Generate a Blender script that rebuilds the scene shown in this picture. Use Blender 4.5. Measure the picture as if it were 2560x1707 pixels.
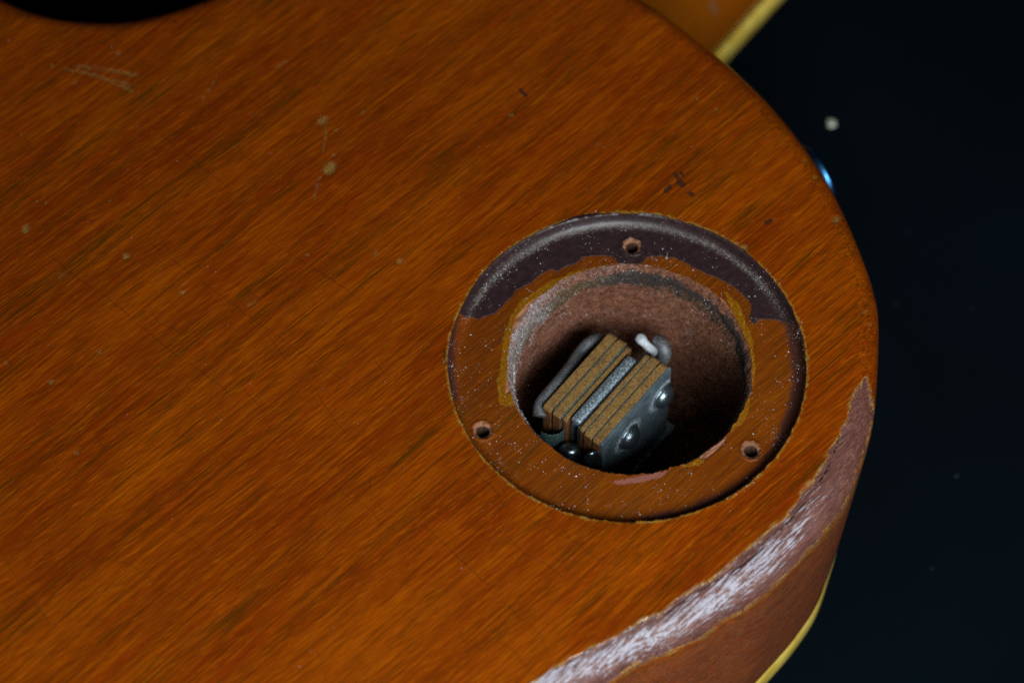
import bpy, bmesh, math, random
import numpy as np
from mathutils import Matrix, Vector

random.seed(7); RNG = np.random.default_rng(7)
scene = bpy.context.scene
for o in list(bpy.data.objects): bpy.data.objects.remove(o)

# ------------------------------------------------------------------ camera (lens model fitted to the round cover recess)
# plane frame, millimetres: origin = centre of the recess on the guitar's back, z up out of the back; the table is at z = -H
H = 66.0
FOC = 100.0; FPX = FOC / 36 * 2560; CX, CY = 1280.0, 853.5
CA, CB = 0.54269295, -1.58464358
P0 = np.array([18.27781798, 3.28430423, 451.66068511])
NV = np.array([math.sin(CA)*math.cos(CB), math.sin(CA)*math.sin(CB), -math.cos(CA)])
EX = np.array([1., 0, 0]) - NV*NV[0]; EX /= np.linalg.norm(EX)
EY = np.cross(NV, EX)

def unproject(px, z=0.0):
    """photo pixels -> points (mm) on the level plane z"""
    px = np.atleast_2d(np.asarray(px, float))
    d = np.c_[(px[:, 0]-CX)/FPX, (px[:, 1]-CY)/FPX, np.ones(len(px))]
    s = ((P0 + z*NV) @ NV) / (d @ NV)
    q = d*s[:, None] - P0
    return np.c_[q @ EX, q @ EY, np.full(len(px), z)]

def to_pixels(P):
    Q = P0 + P[:, 0:1]*EX + P[:, 1:2]*EY + P[:, 2:3]*NV
    return np.c_[Q[:, 0]/Q[:, 2]*FPX+CX, Q[:, 1]/Q[:, 2]*FPX+CY]

cam_data = bpy.data.cameras.new("camera"); cam = bpy.data.objects.new("camera", cam_data)
scene.collection.objects.link(cam); scene.camera = cam
cam_data.lens = FOC; cam_data.sensor_width = 36; cam_data.clip_start = 0.01; cam_data.clip_end = 20
R3 = np.array([[EX[0], -EX[1], -EX[2]], [EY[0], -EY[1], -EY[2]], [NV[0], -NV[1], -NV[2]]])
cpos = -np.array([P0 @ EX, P0 @ EY, P0 @ NV])
M4 = Matrix.Identity(4)
for i in range(3):
    for j in range(3): M4[i][j] = R3[i, j]
    M4[i][3] = (cpos[i] + (H if i == 2 else 0)) * 0.001
cam.matrix_world = M4
cam_data.dof.use_dof = True; cam_data.dof.focus_distance = 0.4515; cam_data.dof.aperture_fstop = 13.0

# ------------------------------------------------------------------ light
world = bpy.data.worlds.new("World"); scene.world = world; world.use_nodes = True
bg = world.node_tree.nodes["Background"]; bg.inputs[0].default_value = (0.55, 0.75, 1.0, 1); bg.inputs[1].default_value = 0.006

def area_lamp(name, az, el, dist, size, power, col, target=(0, 0, H*0.001)):
    l = bpy.data.lights.new(name, 'AREA'); l.shape = 'RECTANGLE'; l.size = size[0]; l.size_y = size[1]; l.energy = power; l.color = col
    o = bpy.data.objects.new(name, l); scene.collection.objects.link(o)
    az, el = math.radians(az), math.radians(el)
    t = Vector(target); o.location = t + Vector((math.cos(az)*math.cos(el), math.sin(az)*math.cos(el), math.sin(el)))*dist
    o.rotation_euler = (t - o.location).to_track_quat('-Z', 'Y').to_euler()
    return o
area_lamp("key_softbox", -70, 41, 0.38, (0.22, 0.17), 2.35, (0.90, 0.97, 1.0))

scene.view_settings.view_transform = 'Standard'; scene.view_settings.look = 'None'
scene.view_settings.exposure = 0; scene.view_settings.gamma = 1; scene.view_settings.use_curve_mapping = False
scene.cycles.use_denoising = False
scene.cycles.sample_clamp_indirect = 2.0
scene.cycles.max_bounces = 8

# ------------------------------------------------------------------ node helper
class NT:
    def __init__(s, name):
        s.m = bpy.data.materials.new(name); s.m.use_nodes = True; s.t = s.m.node_tree; s.t.nodes.clear()
        s.out = s.t.nodes.new("ShaderNodeOutputMaterial")
    def n(s, kind): return s.t.nodes.new(kind)
    def put(s, sock, v):
        if isinstance(v, bpy.types.NodeSocket): s.t.links.new(v, sock)
        elif v is not None:
            if sock.type == 'RGBA' and len(v) == 3: v = (*v, 1)
            sock.default_value = v
    def math(s, op, a, b=None, c=None, clamp=False):
        n = s.n("ShaderNodeMath"); n.operation = op; n.use_clamp = clamp
        s.put(n.inputs[0], a); s.put(n.inputs[1], b); s.put(n.inputs[2], c); return n.outputs[0]
    def mul(s, a, b): return s.math('MULTIPLY', a, b)
    def add(s, a, b): return s.math('ADD', a, b)
    def sub(s, a, b): return s.math('SUBTRACT', a, b)
    def vmath(s, op, a, b=None):
        n = s.n("ShaderNodeVectorMath"); n.operation = op; s.put(n.inputs[0], a); s.put(n.inputs[1], b)
        return n.outputs[1] if op in ('DOT_PRODUCT', 'LENGTH') else n.outputs[0]
    def mix(s, f, a, b, mode='MIX'):
        n = s.n("ShaderNodeMix"); n.data_type = 'RGBA'; n.blend_type = mode; n.clamp_factor = True
        s.put(n.inputs[0], f); s.put(n.inputs[6], a); s.put(n.inputs[7], b); return n.outputs[2]
    def step(s, x, lo, hi, a=0.0, b=1.0):
        n = s.n("ShaderNodeMapRange"); n.interpolation_type = 'SMOOTHSTEP'
        s.put(n.inputs[0], x); s.put(n.inputs[1], lo); s.put(n.inputs[2], hi); s.put(n.inputs[3], a); s.put(n.inputs[4], b); return n.outputs[0]
    def noise(s, v, scale=1.0, detail=3.0, rough=0.55, dist=0.0):
        n = s.n("ShaderNodeTexNoise"); s.put(n.inputs['Vector'], v); n.inputs['Scale'].default_value = scale
        n.inputs['Detail'].default_value = detail; n.inputs['Roughness'].default_value = rough; n.inputs['Distortion'].default_value = dist
        return n.outputs[0]
    def voro(s, v, scale=1.0, feature='F1'):
        n = s.n("ShaderNodeTexVoronoi"); n.feature = feature; s.put(n.inputs['Vector'], v); n.inputs['Scale'].default_value = scale
        return n
    def attr(s, name):
        n = s.n("ShaderNodeAttribute"); n.attribute_name = name; return n.outputs['Fac']
    def coords(s):
        """object coordinates in mm"""
        n = s.n("ShaderNodeTexCoord"); return s.vmath('MULTIPLY', n.outputs['Object'], (1000, 1000, 1000))
    def xyz(s, v):
        n = s.n("ShaderNodeSeparateXYZ"); s.put(n.inputs[0], v); return n.outputs
    def vec(s, x, y, z):
        n = s.n("ShaderNodeCombineXYZ"); s.put(n.inputs[0], x); s.put(n.inputs[1], y); s.put(n.inputs[2], z); return n.outputs[0]
    def scaled(s, v, k): return s.vmath('MULTIPLY', v, k)
    def grain(s, deg):
        c = s.coords(); a = math.radians(deg)
        u = s.vmath('DOT_PRODUCT', c, (math.cos(a), math.sin(a), 0)); v = s.vmath('DOT_PRODUCT', c, (-math.sin(a), math.cos(a), 0))
        return c, s.vec(u, v, s.xyz(c)[2])
    def bump(s, h, strength=0.5, dist=0.0001, normal=None):
        n = s.n("ShaderNodeBump"); n.inputs['Strength'].default_value = strength; n.inputs['Distance'].default_value = dist
        s.put(n.inputs['Height'], h)
        if normal is not None: s.put(n.inputs['Normal'], normal)
        return n.outputs[0]
    def bsdf(s, **k):
        n = s.n("ShaderNodeBsdfPrincipled")
        for key, v in k.items(): s.put(n.inputs[key.replace('_', ' ')], v)
        s.t.links.new(n.outputs[0], s.out.inputs[0]); return s.m

GRAIN = 44.5

def wood_colour(t, g):
    """lacquered mahogany: colour bands, fibre streaks, dark open pores; g = grain vector (u along, v across, z)"""
    wob = t.noise(t.scaled(g, (.02, .10, .10)), 1, 2)
    gw = t.vmath('ADD', g, t.vec(0.0, t.mul(t.sub(wob, .5), 3.0), 0.0))
    band = t.noise(t.scaled(gw, (.012, .13, .12)), 1, 3, .6)
    streak = t.noise(t.scaled(gw, (.040, 1.7, 1.4)), 1, 5, .66)
    fibre = t.noise(t.scaled(gw, (.055, 5.4, 4.0)), 1, 3, .62)
    a = math.radians(-7); rip_v = t.vec(t.vmath('DOT_PRODUCT', g, (math.cos(a), math.sin(a), 0)), t.vmath('DOT_PRODUCT', g, (-math.sin(a), math.cos(a), 0)), t.xyz(g)[2])
    ripple = t.noise(t.scaled(rip_v, (.34, 5.6, 3.6)), 1, 2, .5)
    cloud = t.noise(t.scaled(g, (.7, 1.4, 1.2)), .055, 4, .6); grit = t.noise(g, 5.5, 2, .6)
    col = t.mix(t.step(band, .30, .72), (0.180, 0.0245, 0.0001), (0.290, 0.0530, 0.0003))
    col = t.mix(t.mul(t.step(cloud, .42, .62), .66), col, (0.150, 0.0145, 0.0002))
    col = t.mix(t.mul(t.step(streak, .46, .72), .48), col, (0.370, 0.0800, 0.0004))
    col = t.mix(t.mul(t.step(streak, .50, .31), .56), col, (0.095, 0.0180, 0.0003))
    col = t.mix(t.mul(t.step(fibre, .50, .70), .46), col, (0.430, 0.0980, 0.001))
    col = t.mix(t.mul(t.step(fibre, .49, .32), .52), col, (0.080, 0.0140, 0.0003))
    red = t.noise(t.scaled(gw, (.035, .45, .5)), 1, 4, .65)
    col = t.mix(t.mul(t.step(red, .52, .70), .50), col, (0.225, 0.0200, 0.0003))
    col = t.mix(t.mul(t.step(ripple, .50, .32), .50), col, (0.085, 0.0140, 0.0003))
    col = t.mix(t.mul(t.step(ripple, .57, .76), .50), col, (0.490, 0.1200, 0.001))
    col = t.mix(t.mul(t.step(grit, .60, .72), .35), col, (0.420, 0.1300, 0.002))
    # olive-dark pore lines, long and thin, gathered in bands
    pband = t.noise(t.scaled(gw, (.010, .20, .2)), 1, 2, .5)
    pn = t.noise(t.scaled(gw, (.075, 4.2, 3.0)), 1, 3, .6)
    pore = t.step(t.sub(pn, t.sub(.775, t.mul(pband, .38))), -.006, .035)
    col = t.mix(t.mul(pore, .74), col, (0.046, 0.0220, 0.0005))
    dn = t.noise(t.scaled(gw, (.28, 6.0, 4.0)), 1, 2, .5)
    dash = t.mul(t.step(dn, .66, .71), t.step(pband, .42, .6))
    col = t.mix(t.mul(dash, .85), col, (0.016, 0.009, 0.001))
    return col, streak, ripple, pore

def lacquered_wood(name):
    t = NT(name); c, g = t.grain(GRAIN)
    col, streak, ripple, pore = wood_colour(t, g)
    fine = t.noise(c, 2.4, 4, .65); mid = t.noise(c, .8, 3, .6); vfine = t.noise(c, 9.0, 2, .6)
    gx = t.noise(t.scaled(g, (.30, 1.6, 1.6)), 1, 3, .6)
    # --- crossways lacquer checking
    u = t.xyz(g)[0]; warp = t.mul(t.sub(t.noise(t.scaled(g, (.03, .05, .05)), 1, 2), .5), 14)
    vo = t.n("ShaderNodeTexVoronoi"); vo.voronoi_dimensions = '1D'; vo.feature = 'DISTANCE_TO_EDGE'; vo.inputs['Scale'].default_value = .085
    t.put(vo.inputs['W'], t.add(u, warp))
    chk = t.mul(t.step(vo.outputs['Distance'], .009, .003), t.step(t.noise(g, .06, 2), .50, .60))
    crk = t.mul(t.step(t.math('ABSOLUTE', t.add(t.attr('crack'), t.add(t.mul(t.sub(mid, .5), .7), t.mul(t.sub(fine, .5), .25)))), .11, .03), t.attr('crackm'))
    col = t.mix(t.mul(chk, .45), col, (0.06, 0.018, 0.002)); col = t.mix(t.mul(crk, t.step(t.noise(c, .25, 2), .40, .64, .05, .55)), col, (0.03, 0.012, 0.002))
    # --- dings: the lacquer is crushed and pale there
    ding = t.add(t.attr('ding'), t.add(t.mul(t.sub(fine, .5), 1.3), t.mul(t.sub(t.noise(t.scaled(g, (1.2, 4.0, 4.0)), 1, 3, .7), .5), 1.6)))
    dmask = t.mul(t.step(ding, .34, .75), t.step(t.attr('ding'), .02, .2))
    col = t.mix(t.mul(dmask, t.mul(t.attr('ding'), .75)), col, t.mix(t.step(vfine, .52, .64), (0.21, 0.110, 0.005), (0.42, 0.34, 0.13)))
    dark = t.step(t.add(t.attr('dark'), t.mul(t.sub(mid, .5), 1.2)), .35, .65)
    col = t.mix(t.mul(dark, .8), col, (0.030, 0.014, 0.008))
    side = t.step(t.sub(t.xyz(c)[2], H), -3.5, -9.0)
    col = t.mix(t.mul(side, t.step(mid, .25, .75, .10, .34)), col, (0.20, 0.115, 0.075))  # hazy sheen of the side wall, painted into its colour
    # --- worn edge: bare wood, pale lacquer lip, sheen painted as white streaks
    d = t.add(t.attr('wear'), t.add(t.mul(t.sub(gx, .5), 2.0), t.mul(t.sub(fine, .5), .9)))
    chips = t.mul(t.step(t.noise(t.scaled(g, (.8, 2.4, 2.4)), 1, 4, .7), .66, .70), t.step(t.attr('wear'), 1.6, .3))
    bare = t.math('MAXIMUM', t.step(d, .06, -.06), t.mul(chips, .8))
    lip = t.mul(t.step(d, .50, .05), t.sub(1.0, bare))
    w1 = t.noise(t.scaled(g, (.22, 3.4, 3.4)), 1, 5, .7); w2 = t.noise(t.scaled(g, (.16, 1.3, 1.5)), 1, 3, .6)
    wood = t.mix(t.step(w1, .35, .68), (0.075, 0.024, 0.017), (0.220, 0.085, 0.060))
    wood = t.mix(t.mul(t.step(w2, .60, .40), .5), wood, (0.085, 0.028, 0.022))
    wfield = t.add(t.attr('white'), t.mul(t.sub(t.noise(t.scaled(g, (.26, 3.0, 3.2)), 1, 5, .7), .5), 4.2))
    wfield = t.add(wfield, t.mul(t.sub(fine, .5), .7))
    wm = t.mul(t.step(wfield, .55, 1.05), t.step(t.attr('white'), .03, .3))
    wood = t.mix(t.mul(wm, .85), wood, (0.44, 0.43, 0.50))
    col = t.mix(t.mul(lip, t.step(t.noise(c, .5, 3, .6), .34, .60, .35, .85)), col, t.mix(t.step(fine, .4, .65), (0.24, 0.12, 0.012), (0.40, 0.28, 0.09)))
    col = t.mix(bare, col, wood)
    # --- pale cracked rim of the recess
    xy = t.xyz(c); rr = t.math('SQRT', t.add(t.mul(xy[0], xy[0]), t.mul(xy[1], xy[1])))
    rim = t.add(t.sub(rr, 28.5), t.mul(t.sub(mid, .5), 1.6))
    rimm = t.mul(t.step(rim, .46, .05), t.step(rr, 28.2, 28.45))
    col = t.mix(t.mul(rimm, t.step(fine, .35, .6)), col, (0.27, 0.15, 0.018))
    smear = t.step(t.add(t.attr('purple'), t.mul(t.sub(fine, .5), .4)), .03, -.03)
    col = t.mix(smear, col, (0.018, 0.008, 0.009))
    h = t.add(t.mul(streak, .08), t.add(t.mul(pore, -.06), t.mul(fine, .06)))
    h = t.add(h, t.add(t.mul(dmask, t.add(-1.6, t.mul(vfine, 1.6))), t.mul(crk, -.6)))
    h = t.add(h, t.mul(bare, t.add(t.mul(w1, 2.6), -2.4)))
    rough = t.mix(bare, t.mix(dmask, (.30, .30, .30), (.5, .5, .5)), (.52, .52, .52))
    coat = t.mul(t.sub(1.0, bare), .55)
    nrm = t.bump(h, .55, .00012)
    return t.bsdf(Base_Color=col, Roughness=rough, Specular_IOR_Level=t.mix(bare, (.25,)*3, (.55,)*3), Coat_Weight=coat, Coat_Roughness=.16, Normal=nrm)

def recess_wood(name):
    t = NT(name); c, g = t.grain(GRAIN)
    col, streak, ripple, pore = wood_colour(t, g)
    col = t.mix(.18, col, (0.26, 0.075, 0.0008)); col = t.mix(1.0, col, (0.70, 0.76, 0.4), 'MULTIPLY')
    fine = t.noise(c, 2.4, 4, .65); mid = t.noise(c, .8, 3, .6); vfine = t.noise(c, 10.0, 3, .7)
    xy = t.xyz(c); rr = t.math('SQRT', t.add(t.mul(xy[0], xy[0]), t.mul(xy[1], xy[1])))
    # stained cove wall at the right, darker band on round the lower rim
    st = t.step(t.add(t.attr('cove_tone'), t.add(t.mul(t.sub(mid, .5), 1.4), t.mul(t.sub(fine, .5), .6))), .5, -.7)
    col = t.mix(t.mul(st, .80), col, (0.030, 0.013, 0.014))
    # yellow broken lacquer round the hole and the chips
    hf = t.add(t.attr('halo'), t.add(t.mul(t.sub(fine, .5), .8), t.mul(t.sub(mid, .5), 1.8)))
    halo = t.step(hf, .04, -.10)
    col = t.mix(t.mul(halo, .65), col, t.mix(t.step(fine, .4, .62), (0.20, 0.070, 0.001), (0.31, 0.145, 0.003)))
    hl = t.mul(halo, t.step(t.math('ABSOLUTE', hf), .16, .04))
    col = t.mix(t.mul(hl, t.step(mid, .45, .62)), col, (0.50, 0.32, 0.02))
    pur = t.step(t.add(t.attr('purple'), t.add(t.mul(t.sub(mid, .5), .9), t.mul(t.sub(fine, .5), .45))), .03, -.03)
    pf = t.add(t.attr('purple'), t.add(t.mul(t.sub(mid, .5), 1.1), t.mul(t.sub(fine, .5), .6)))
    col = t.mix(t.mul(t.step(pf, .42, -.05), .45), col, (0.075, 0.020, 0.006))
    col = t.mix(t.mul(pur, t.step(t.noise(t.scaled(c, (1, 1, .3)), 1.6, 4, .7), .22, .42, .72, 1.0)), col, t.mix(t.step(mid, .35, .65), (0.020, 0.0085, 0.0095), (0.032, 0.014, 0.016)))
    bare = t.step(t.add(t.attr('bare'), t.mul(t.sub(fine, .5), .45)), .03, -.04)
    bw = t.noise(t.scaled(g, (.35, 2.6, 2.6)), 1, 4, .65)
    col = t.mix(bare, col, t.mix(t.step(bw, .35, .68), (0.19, 0.062, 0.030), (0.42, 0.190, 0.110)))
    scr = t.step(t.add(t.attr('scrape'), t.mul(t.sub(fine, .5), 1.0)), .1, -.25)
    col = t.mix(t.mul(scr, .65), col, (0.30, 0.12, 0.10))
    # dust haze; in the cove it also carries a painted highlight
    dz = t.add(t.attr('dust_sheen'), t.mul(t.sub(t.noise(c, 4.0, 5, .85), .5), 3.4))
    dm = t.mul(t.step(dz, .66, 1.0), t.step(t.attr('dust_sheen'), .02, .25))
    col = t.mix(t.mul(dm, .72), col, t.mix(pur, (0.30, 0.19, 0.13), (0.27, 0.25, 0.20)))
    rough = t.mix(t.math('MAXIMUM', bare, t.mul(dm, .8)), (.46,)*3, (.85,)*3)
    h = t.add(t.mul(streak, .25), t.add(t.mul(pore, -.3), t.mul(fine, .35)))
    h = t.add(h, t.add(t.mul(bare, -1.0), t.add(t.mul(pur, .7), t.mul(halo, .4))))
    h = t.add(h, t.mul(bare, t.mul(bw, 1.5)))
    coat = t.mul(t.sub(1.0, t.math('MAXIMUM', bare, dm)), .18)
    return t.bsdf(Base_Color=col, Roughness=rough, Specular_IOR_Level=t.mix(pur, (.22,)*3, (.42,)*3), Coat_Weight=t.mul(coat, t.step(pur, 0, 1, .3, 1.0)), Coat_Roughness=.3, Normal=t.bump(h, .6, .00014))

def cavity_wood(name):
    t = NT(name); c, g = t.grain(GRAIN)
    fine = t.noise(c, 2.2, 4, .7); mid = t.noise(c, .55, 3, .6); vfine = t.noise(c, 6.5, 3, .75)
    xy = t.xyz(c); z = t.sub(xy[2], H)          # mm below the back
    w = t.noise(t.scaled(g, (.25, 1.1, 1.1)), 1, 4, .65)
    col = t.mix(t.step(w, .32, .70), (0.125, 0.038, 0.017), (0.310, 0.125, 0.070))
    col = t.mix(t.mul(t.step(fine, .54, .66), .7), col, (0.44, 0.19, 0.10))
    col = t.mix(t.mul(t.step(vfine, .44, .30), .7), col, (0.05, 0.016, 0.008))
    col = t.mix(t.mul(t.step(fine, .45, .32), .7), col, (0.065, 0.018, 0.009))
    col = t.mix(t.mul(t.step(t.noise(t.scaled(c, (2.2, 2.2, .9)), 1, 4, .75), .58, .68), .6), col, (0.40, 0.22, 0.16))
    # run of old dark lacquer below the edge, broken into drips
    f = t.add(t.attr('band'), t.mul(t.sub(mid, .5), 2.2)); f = t.add(f, t.mul(t.sub(fine, .5), .9))
    bm = t.step(f, .10, -.16)
    col = t.mix(t.mul(bm, .88), col, t.mix(t.attr('olive'), (0.030, 0.030, 0.028), (0.100, 0.056, 0.012)))
    col = t.mix(t.mul(bm, t.mul(t.step(vfine, .58, .7), .5)), col, (0.25, 0.23, 0.20))
    # white sanding dust clinging to the wall
    dz = t.add(t.attr('dust_sheen'), t.mul(t.sub(t.noise(c, 2.6, 6, .9), .5), 4.2))
    dm = t.mul(t.step(dz, .72, 1.15), t.step(t.attr('dust_sheen'), .02, .25))
    col = t.mix(t.mul(dm, .80), col, (0.52, 0.47, 0.47))
    h = t.add(t.mul(fine, 1.2), t.add(t.mul(vfine, .8), t.mul(w, .8)))
    return t.bsdf(Base_Color=col, Roughness=.75, Specular_IOR_Level=.25, Normal=t.bump(h, 1.0, .0004))

def pale_wood(name):
    t = NT(name); c, g = t.grain(GRAIN)
    w = t.noise(t.scaled(g, (.6, 2.5, 2.0)), 1, 4, .7); f = t.noise(c, 4.0, 4, .7)
    col = t.mix(t.step(w, .3, .7), (0.16, 0.060, 0.030), (0.40, 0.190, 0.105))
    col = t.mix(t.mul(t.step(f, .45, .3), .5), col, (0.12, 0.04, 0.02))
    col = t.mix(t.mul(t.attr('bore'), .92), col, (0.022, 0.012, 0.009))  # shade down the bore, painted as a near-black colour
    return t.bsdf(Base_Color=col, Roughness=.8, Specular_IOR_Level=.15, Normal=t.bump(t.add(f, w), .8, .0003))

def plain(name, col, rough=.5, metal=0.0, var=.25, scale=1.2, spec=.5, bump=.0, coat=0.0):
    t = NT(name); c = t.coords(); n = t.noise(c, scale, 4, .65)
    cc = t.mix(t.step(n, .3, .7), tuple(x*(1-var) for x in col), tuple(min(1, x*(1+var)) for x in col))
    rr = t.step(n, .2, .8, max(.03, rough-.1), min(1, rough+.12))
    return t.bsdf(Base_Color=cc, Roughness=rr, Metallic=metal, Specular_IOR_Level=spec, Coat_Weight=coat, Normal=t.bump(n, bump, .0002) if bump else None)

def binding_mat(name):
    t = NT(name); c = t.coords(); n = t.noise(c, .25, 3, .6)
    col = t.mix(t.step(n, .3, .7), (0.60, 0.40, 0.045), (0.78, 0.58, 0.12))
    return t.bsdf(Base_Color=col, Roughness=.35, Subsurface_Weight=.0, Coat_Weight=.3, Coat_Roughness=.2)

def fibreboard(name):
    t = NT(name); c = t.coords()
    a = t.noise(c, 3.2, 5, .8); b = t.noise(c, 1.0, 3, .6); k = t.noise(c, 7.0, 3, .7)
    top = t.mix(t.step(a, .34, .66), (0.085, 0.045, 0.014), (0.33, 0.185, 0.050))
    top = t.mix(t.mul(t.step(k, .62, .75), .55), top, (0.52, 0.33, 0.07))
    top = t.mix(t.mul(t.step(k, .42, .28), .6), top, (0.09, 0.05, 0.035))
    top = t.mix(t.mul(t.step(b, .5, .7), .3), top, (0.34, 0.12, 0.035))
    top = t.mix(t.mul(t.step(t.noise(c, 5.0, 4, .8), .66, .74), .6), top, (0.34, 0.32, 0.30))
    top = t.mix(t.mul(t.step(t.noise(c, .45, 3, .6), .48, .66), .35), top, (0.07, 0.04, 0.02))
    ge = t.n("ShaderNodeNewGeometry"); nz = t.step(t.xyz(ge.outputs['Normal'])[2], .25, .7)
    side = t.mix(t.step(t.noise(t.scaled(c, (1, 1, .25)), 3.0, 3), .3, .7), (0.075, 0.028, 0.010), (0.17, 0.070, 0.022))
    col = t.mix(nz, side, top)
    return t.bsdf(Base_Color=col, Roughness=.6, Specular_IOR_Level=.3, Normal=t.bump(a, .5, .00015))

def dusty_metal(name, base, dust_col, amount, rough=.32, use_attr=True, fibres=None, metal=.9):
    t = NT(name); c = t.coords(); n = t.noise(c, 3.6, 5, .8); n2 = t.noise(c, .7, 3, .6)
    if fibres: n = t.noise(t.scaled(c, fibres), 1, 5, .75)
    f = t.add(t.attr('dust_sheen') if use_attr else amount, t.mul(t.sub(n, .5), 2.6 if use_attr else 1.5))
    m = t.step(f, .5, 1.0) if use_attr else t.step(f, .30, .85, 0.0, .85)
    col = t.mix(m, t.mix(t.step(n2, .3, .7), tuple(x*.6 for x in base), base), dust_col)
    return t.bsdf(Base_Color=col, Metallic=t.math('MULTIPLY', t.sub(1.0, m), metal), Roughness=t.mix(m, (rough,)*3, (.9,)*3), Normal=t.bump(n, .4, .00012))

def backdrop_mat(name):
    t = NT(name); c = t.coords(); n = t.noise(c, .012, 3, .6)
    col = t.mix(t.step(n, .3, .7), (0.0004, 0.0021, 0.0037), (0.0006, 0.0034, 0.0062))
    return t.bsdf(Base_Color=col, Roughness=.85, Specular_IOR_Level=.06)

M = {}
M['body'] = lacquered_wood("lacquered_mahogany"); M['recess'] = recess_wood("recess_lacquer"); M['cavity'] = cavity_wood("routed_mahogany")
M['screw'] = pale_wood("torn_pale_wood"); M['binding'] = binding_mat("aged_cream_binding"); M['fibre'] = fibreboard("fibreboard")
M['metal'] = dusty_metal("dusty_dark_steel", (0.20, 0.27, 0.31), (0.46, 0.52, 0.58), .2, .45, metal=.6)
M['rivet'] = dusty_metal("polished_dusty_rivet", (0.26, 0.33, 0.37), (0.44, 0.50, 0.55), .2, .26)
M['bar'] = dusty_metal("dusty_grey_bar", (0.20, 0.27, 0.31), (0.50, 0.57, 0.63), .5, use_attr=False)
M['leaf'] = plain("tarnished_leaf", (0.10, 0.17, 0.16), .5, .6, .4, 2.5)
M['lug'] = plain("tinned_lug", (0.17, 0.215, 0.24), .22, .95, .35, 1.2)
M['red'] = plain("red_brown_shellac", (0.075, 0.012, 0.008), .4, 0, .4, 2.0)
M['wire'] = dusty_metal("grey_wire_cover", (0.16, 0.165, 0.17), (0.30, 0.31, 0.33), .45, .6, use_attr=False)
M['white'] = plain("white_wire_cover", (0.42, 0.45, 0.48), .5, 0, .25, 1.5, bump=.4)
M['chrome'] = plain("glint_tinted_chrome", (0.05, 0.20, 0.42), .32, 1.0, .1, .4)  # blue reflection painted into the metal's base colour
M['neck'] = None
M['table'] = backdrop_mat("black_cloth"); M['crumb'] = plain("pale_crumb", (0.55, 0.58, 0.45), .8, 0, .2, 2)
M['dust'] = plain("white_dust", (0.50, 0.49, 0.50), .85, 0, .3, 1)
M['hair'] = plain("wood_fibre", (0.34, 0.15, 0.075), .8, 0, .3, .5)
M['board'] = plain("dark_rosewood", (0.030, 0.014, 0.009), .5, 0, .35, .4)
M['maple'] = plain("amber_maple_top", (0.30, 0.13, 0.02), .3, 0, .3, .05, coat=.4)

# ------------------------------------------------------------------ object helpers
COL = scene.collection
def root(name, label, cat, loc=(0, 0, 0), group=None):
    o = bpy.data.objects.new(name, None); COL.objects.link(o); o.location = loc; o.empty_display_size = .01
    o['label'] = label; o['category'] = cat
    if group: o['group'] = group
    return o
def link(name, me, mat, parent=None, label=None, kind=None):
    o = bpy.data.objects.new(name, me); COL.objects.link(o); o.parent = parent
    if mat is not None: me.materials.append(mat)
    if label: o['label'] = label
    if kind: o['kind'] = kind
    return o
def mesh_np(name, V, F, attrs=None, smooth=True):
    """V (n,3) metres, F (m,k) constant-size faces"""
    me = bpy.data.meshes.new(name); k = F.shape[1]
    me.vertices.add(len(V)); me.vertices.foreach_set('co', V.astype(np.float32).ravel())
    me.loops.add(F.size); me.loops.foreach_set('vertex_index', F.astype(np.int32).ravel())
    me.polygons.add(len(F)); me.polygons.foreach_set('loop_start', np.arange(0, F.size, k, dtype=np.int32))
    me.polygons.foreach_set('use_smooth', np.full(len(F), smooth))
    me.update(calc_edges=True)
    for n, a in (attrs or {}).items():
        at = me.attributes.new(n, 'FLOAT', 'POINT'); at.data.foreach_set('value', a.astype(np.float32))
    return me
def bm_mesh(name, bm, smooth=False):
    me = bpy.data.meshes.new(name); bm.to_mesh(me); bm.free()
    if smooth: me.polygons.foreach_set('use_smooth', np.ones(len(me.polygons), bool))
    return me

# numpy value noise --------------------------------------------------
def vnoise(P, seed=0):
    P = np.asarray(P, float); I = np.floor(P).astype(np.int64); f = P - I; f = f*f*(3-2*f)
    def hsh(i):
        h = (i[:, 0]*374761393 + i[:, 1]*668265263 + i[:, 2]*2147483647 + seed*974711) & 0xffffffff
        h = ((h ^ (h >> 13))*1274126177) & 0xffffffff
        return ((h ^ (h >> 16)) & 0xffff)/65535.0
    r = 0
    for dx in (0, 1):
        for dy in (0, 1):
            for dz in (0, 1):
                w = (f[:, 0] if dx else 1-f[:, 0])*(f[:, 1] if dy else 1-f[:, 1])*(f[:, 2] if dz else 1-f[:, 2])
                r = r + w*hsh(I+np.array([dx, dy, dz]))
    return r
def fbm(P, oct=3, seed=0):
    r, a, s = 0, 1.0, 0
    for k in range(oct): r = r + a*(vnoise(P*2**k, seed+k)-.5); s += a; a *= .5
    return r/s*2
def sstep(x, a, b): t = np.clip((x-a)/(b-a), 0, 1); return t*t*(3-2*t)
def seg_dist(P, poly, closed):
    poly = np.asarray(poly, float); A = poly; B = np.roll(poly, -1, 0)
    if not closed: A, B = A[:-1], B[:-1]
    best = np.full(len(P), 1e9)
    for a, b in zip(A, B):
        ab = b-a; t = np.clip(((P-a) @ ab)/(ab @ ab+1e-12), 0, 1); best = np.minimum(best, np.hypot(*(P-a-t[:, None]*ab).T))
    return best
def inside(P, poly):
    poly = np.asarray(poly, float); r = np.zeros(len(P), bool); j = len(poly)-1
    for i in range(len(poly)):
        xi, yi = poly[i]; xj, yj = poly[j]
        c = ((yi > P[:, 1]) != (yj > P[:, 1])) & (P[:, 0] < (xj-xi)*(P[:, 1]-yi)/(yj-yi+1e-12)+xi); r ^= c; j = i
    return r
PXMM = 15.6
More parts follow.
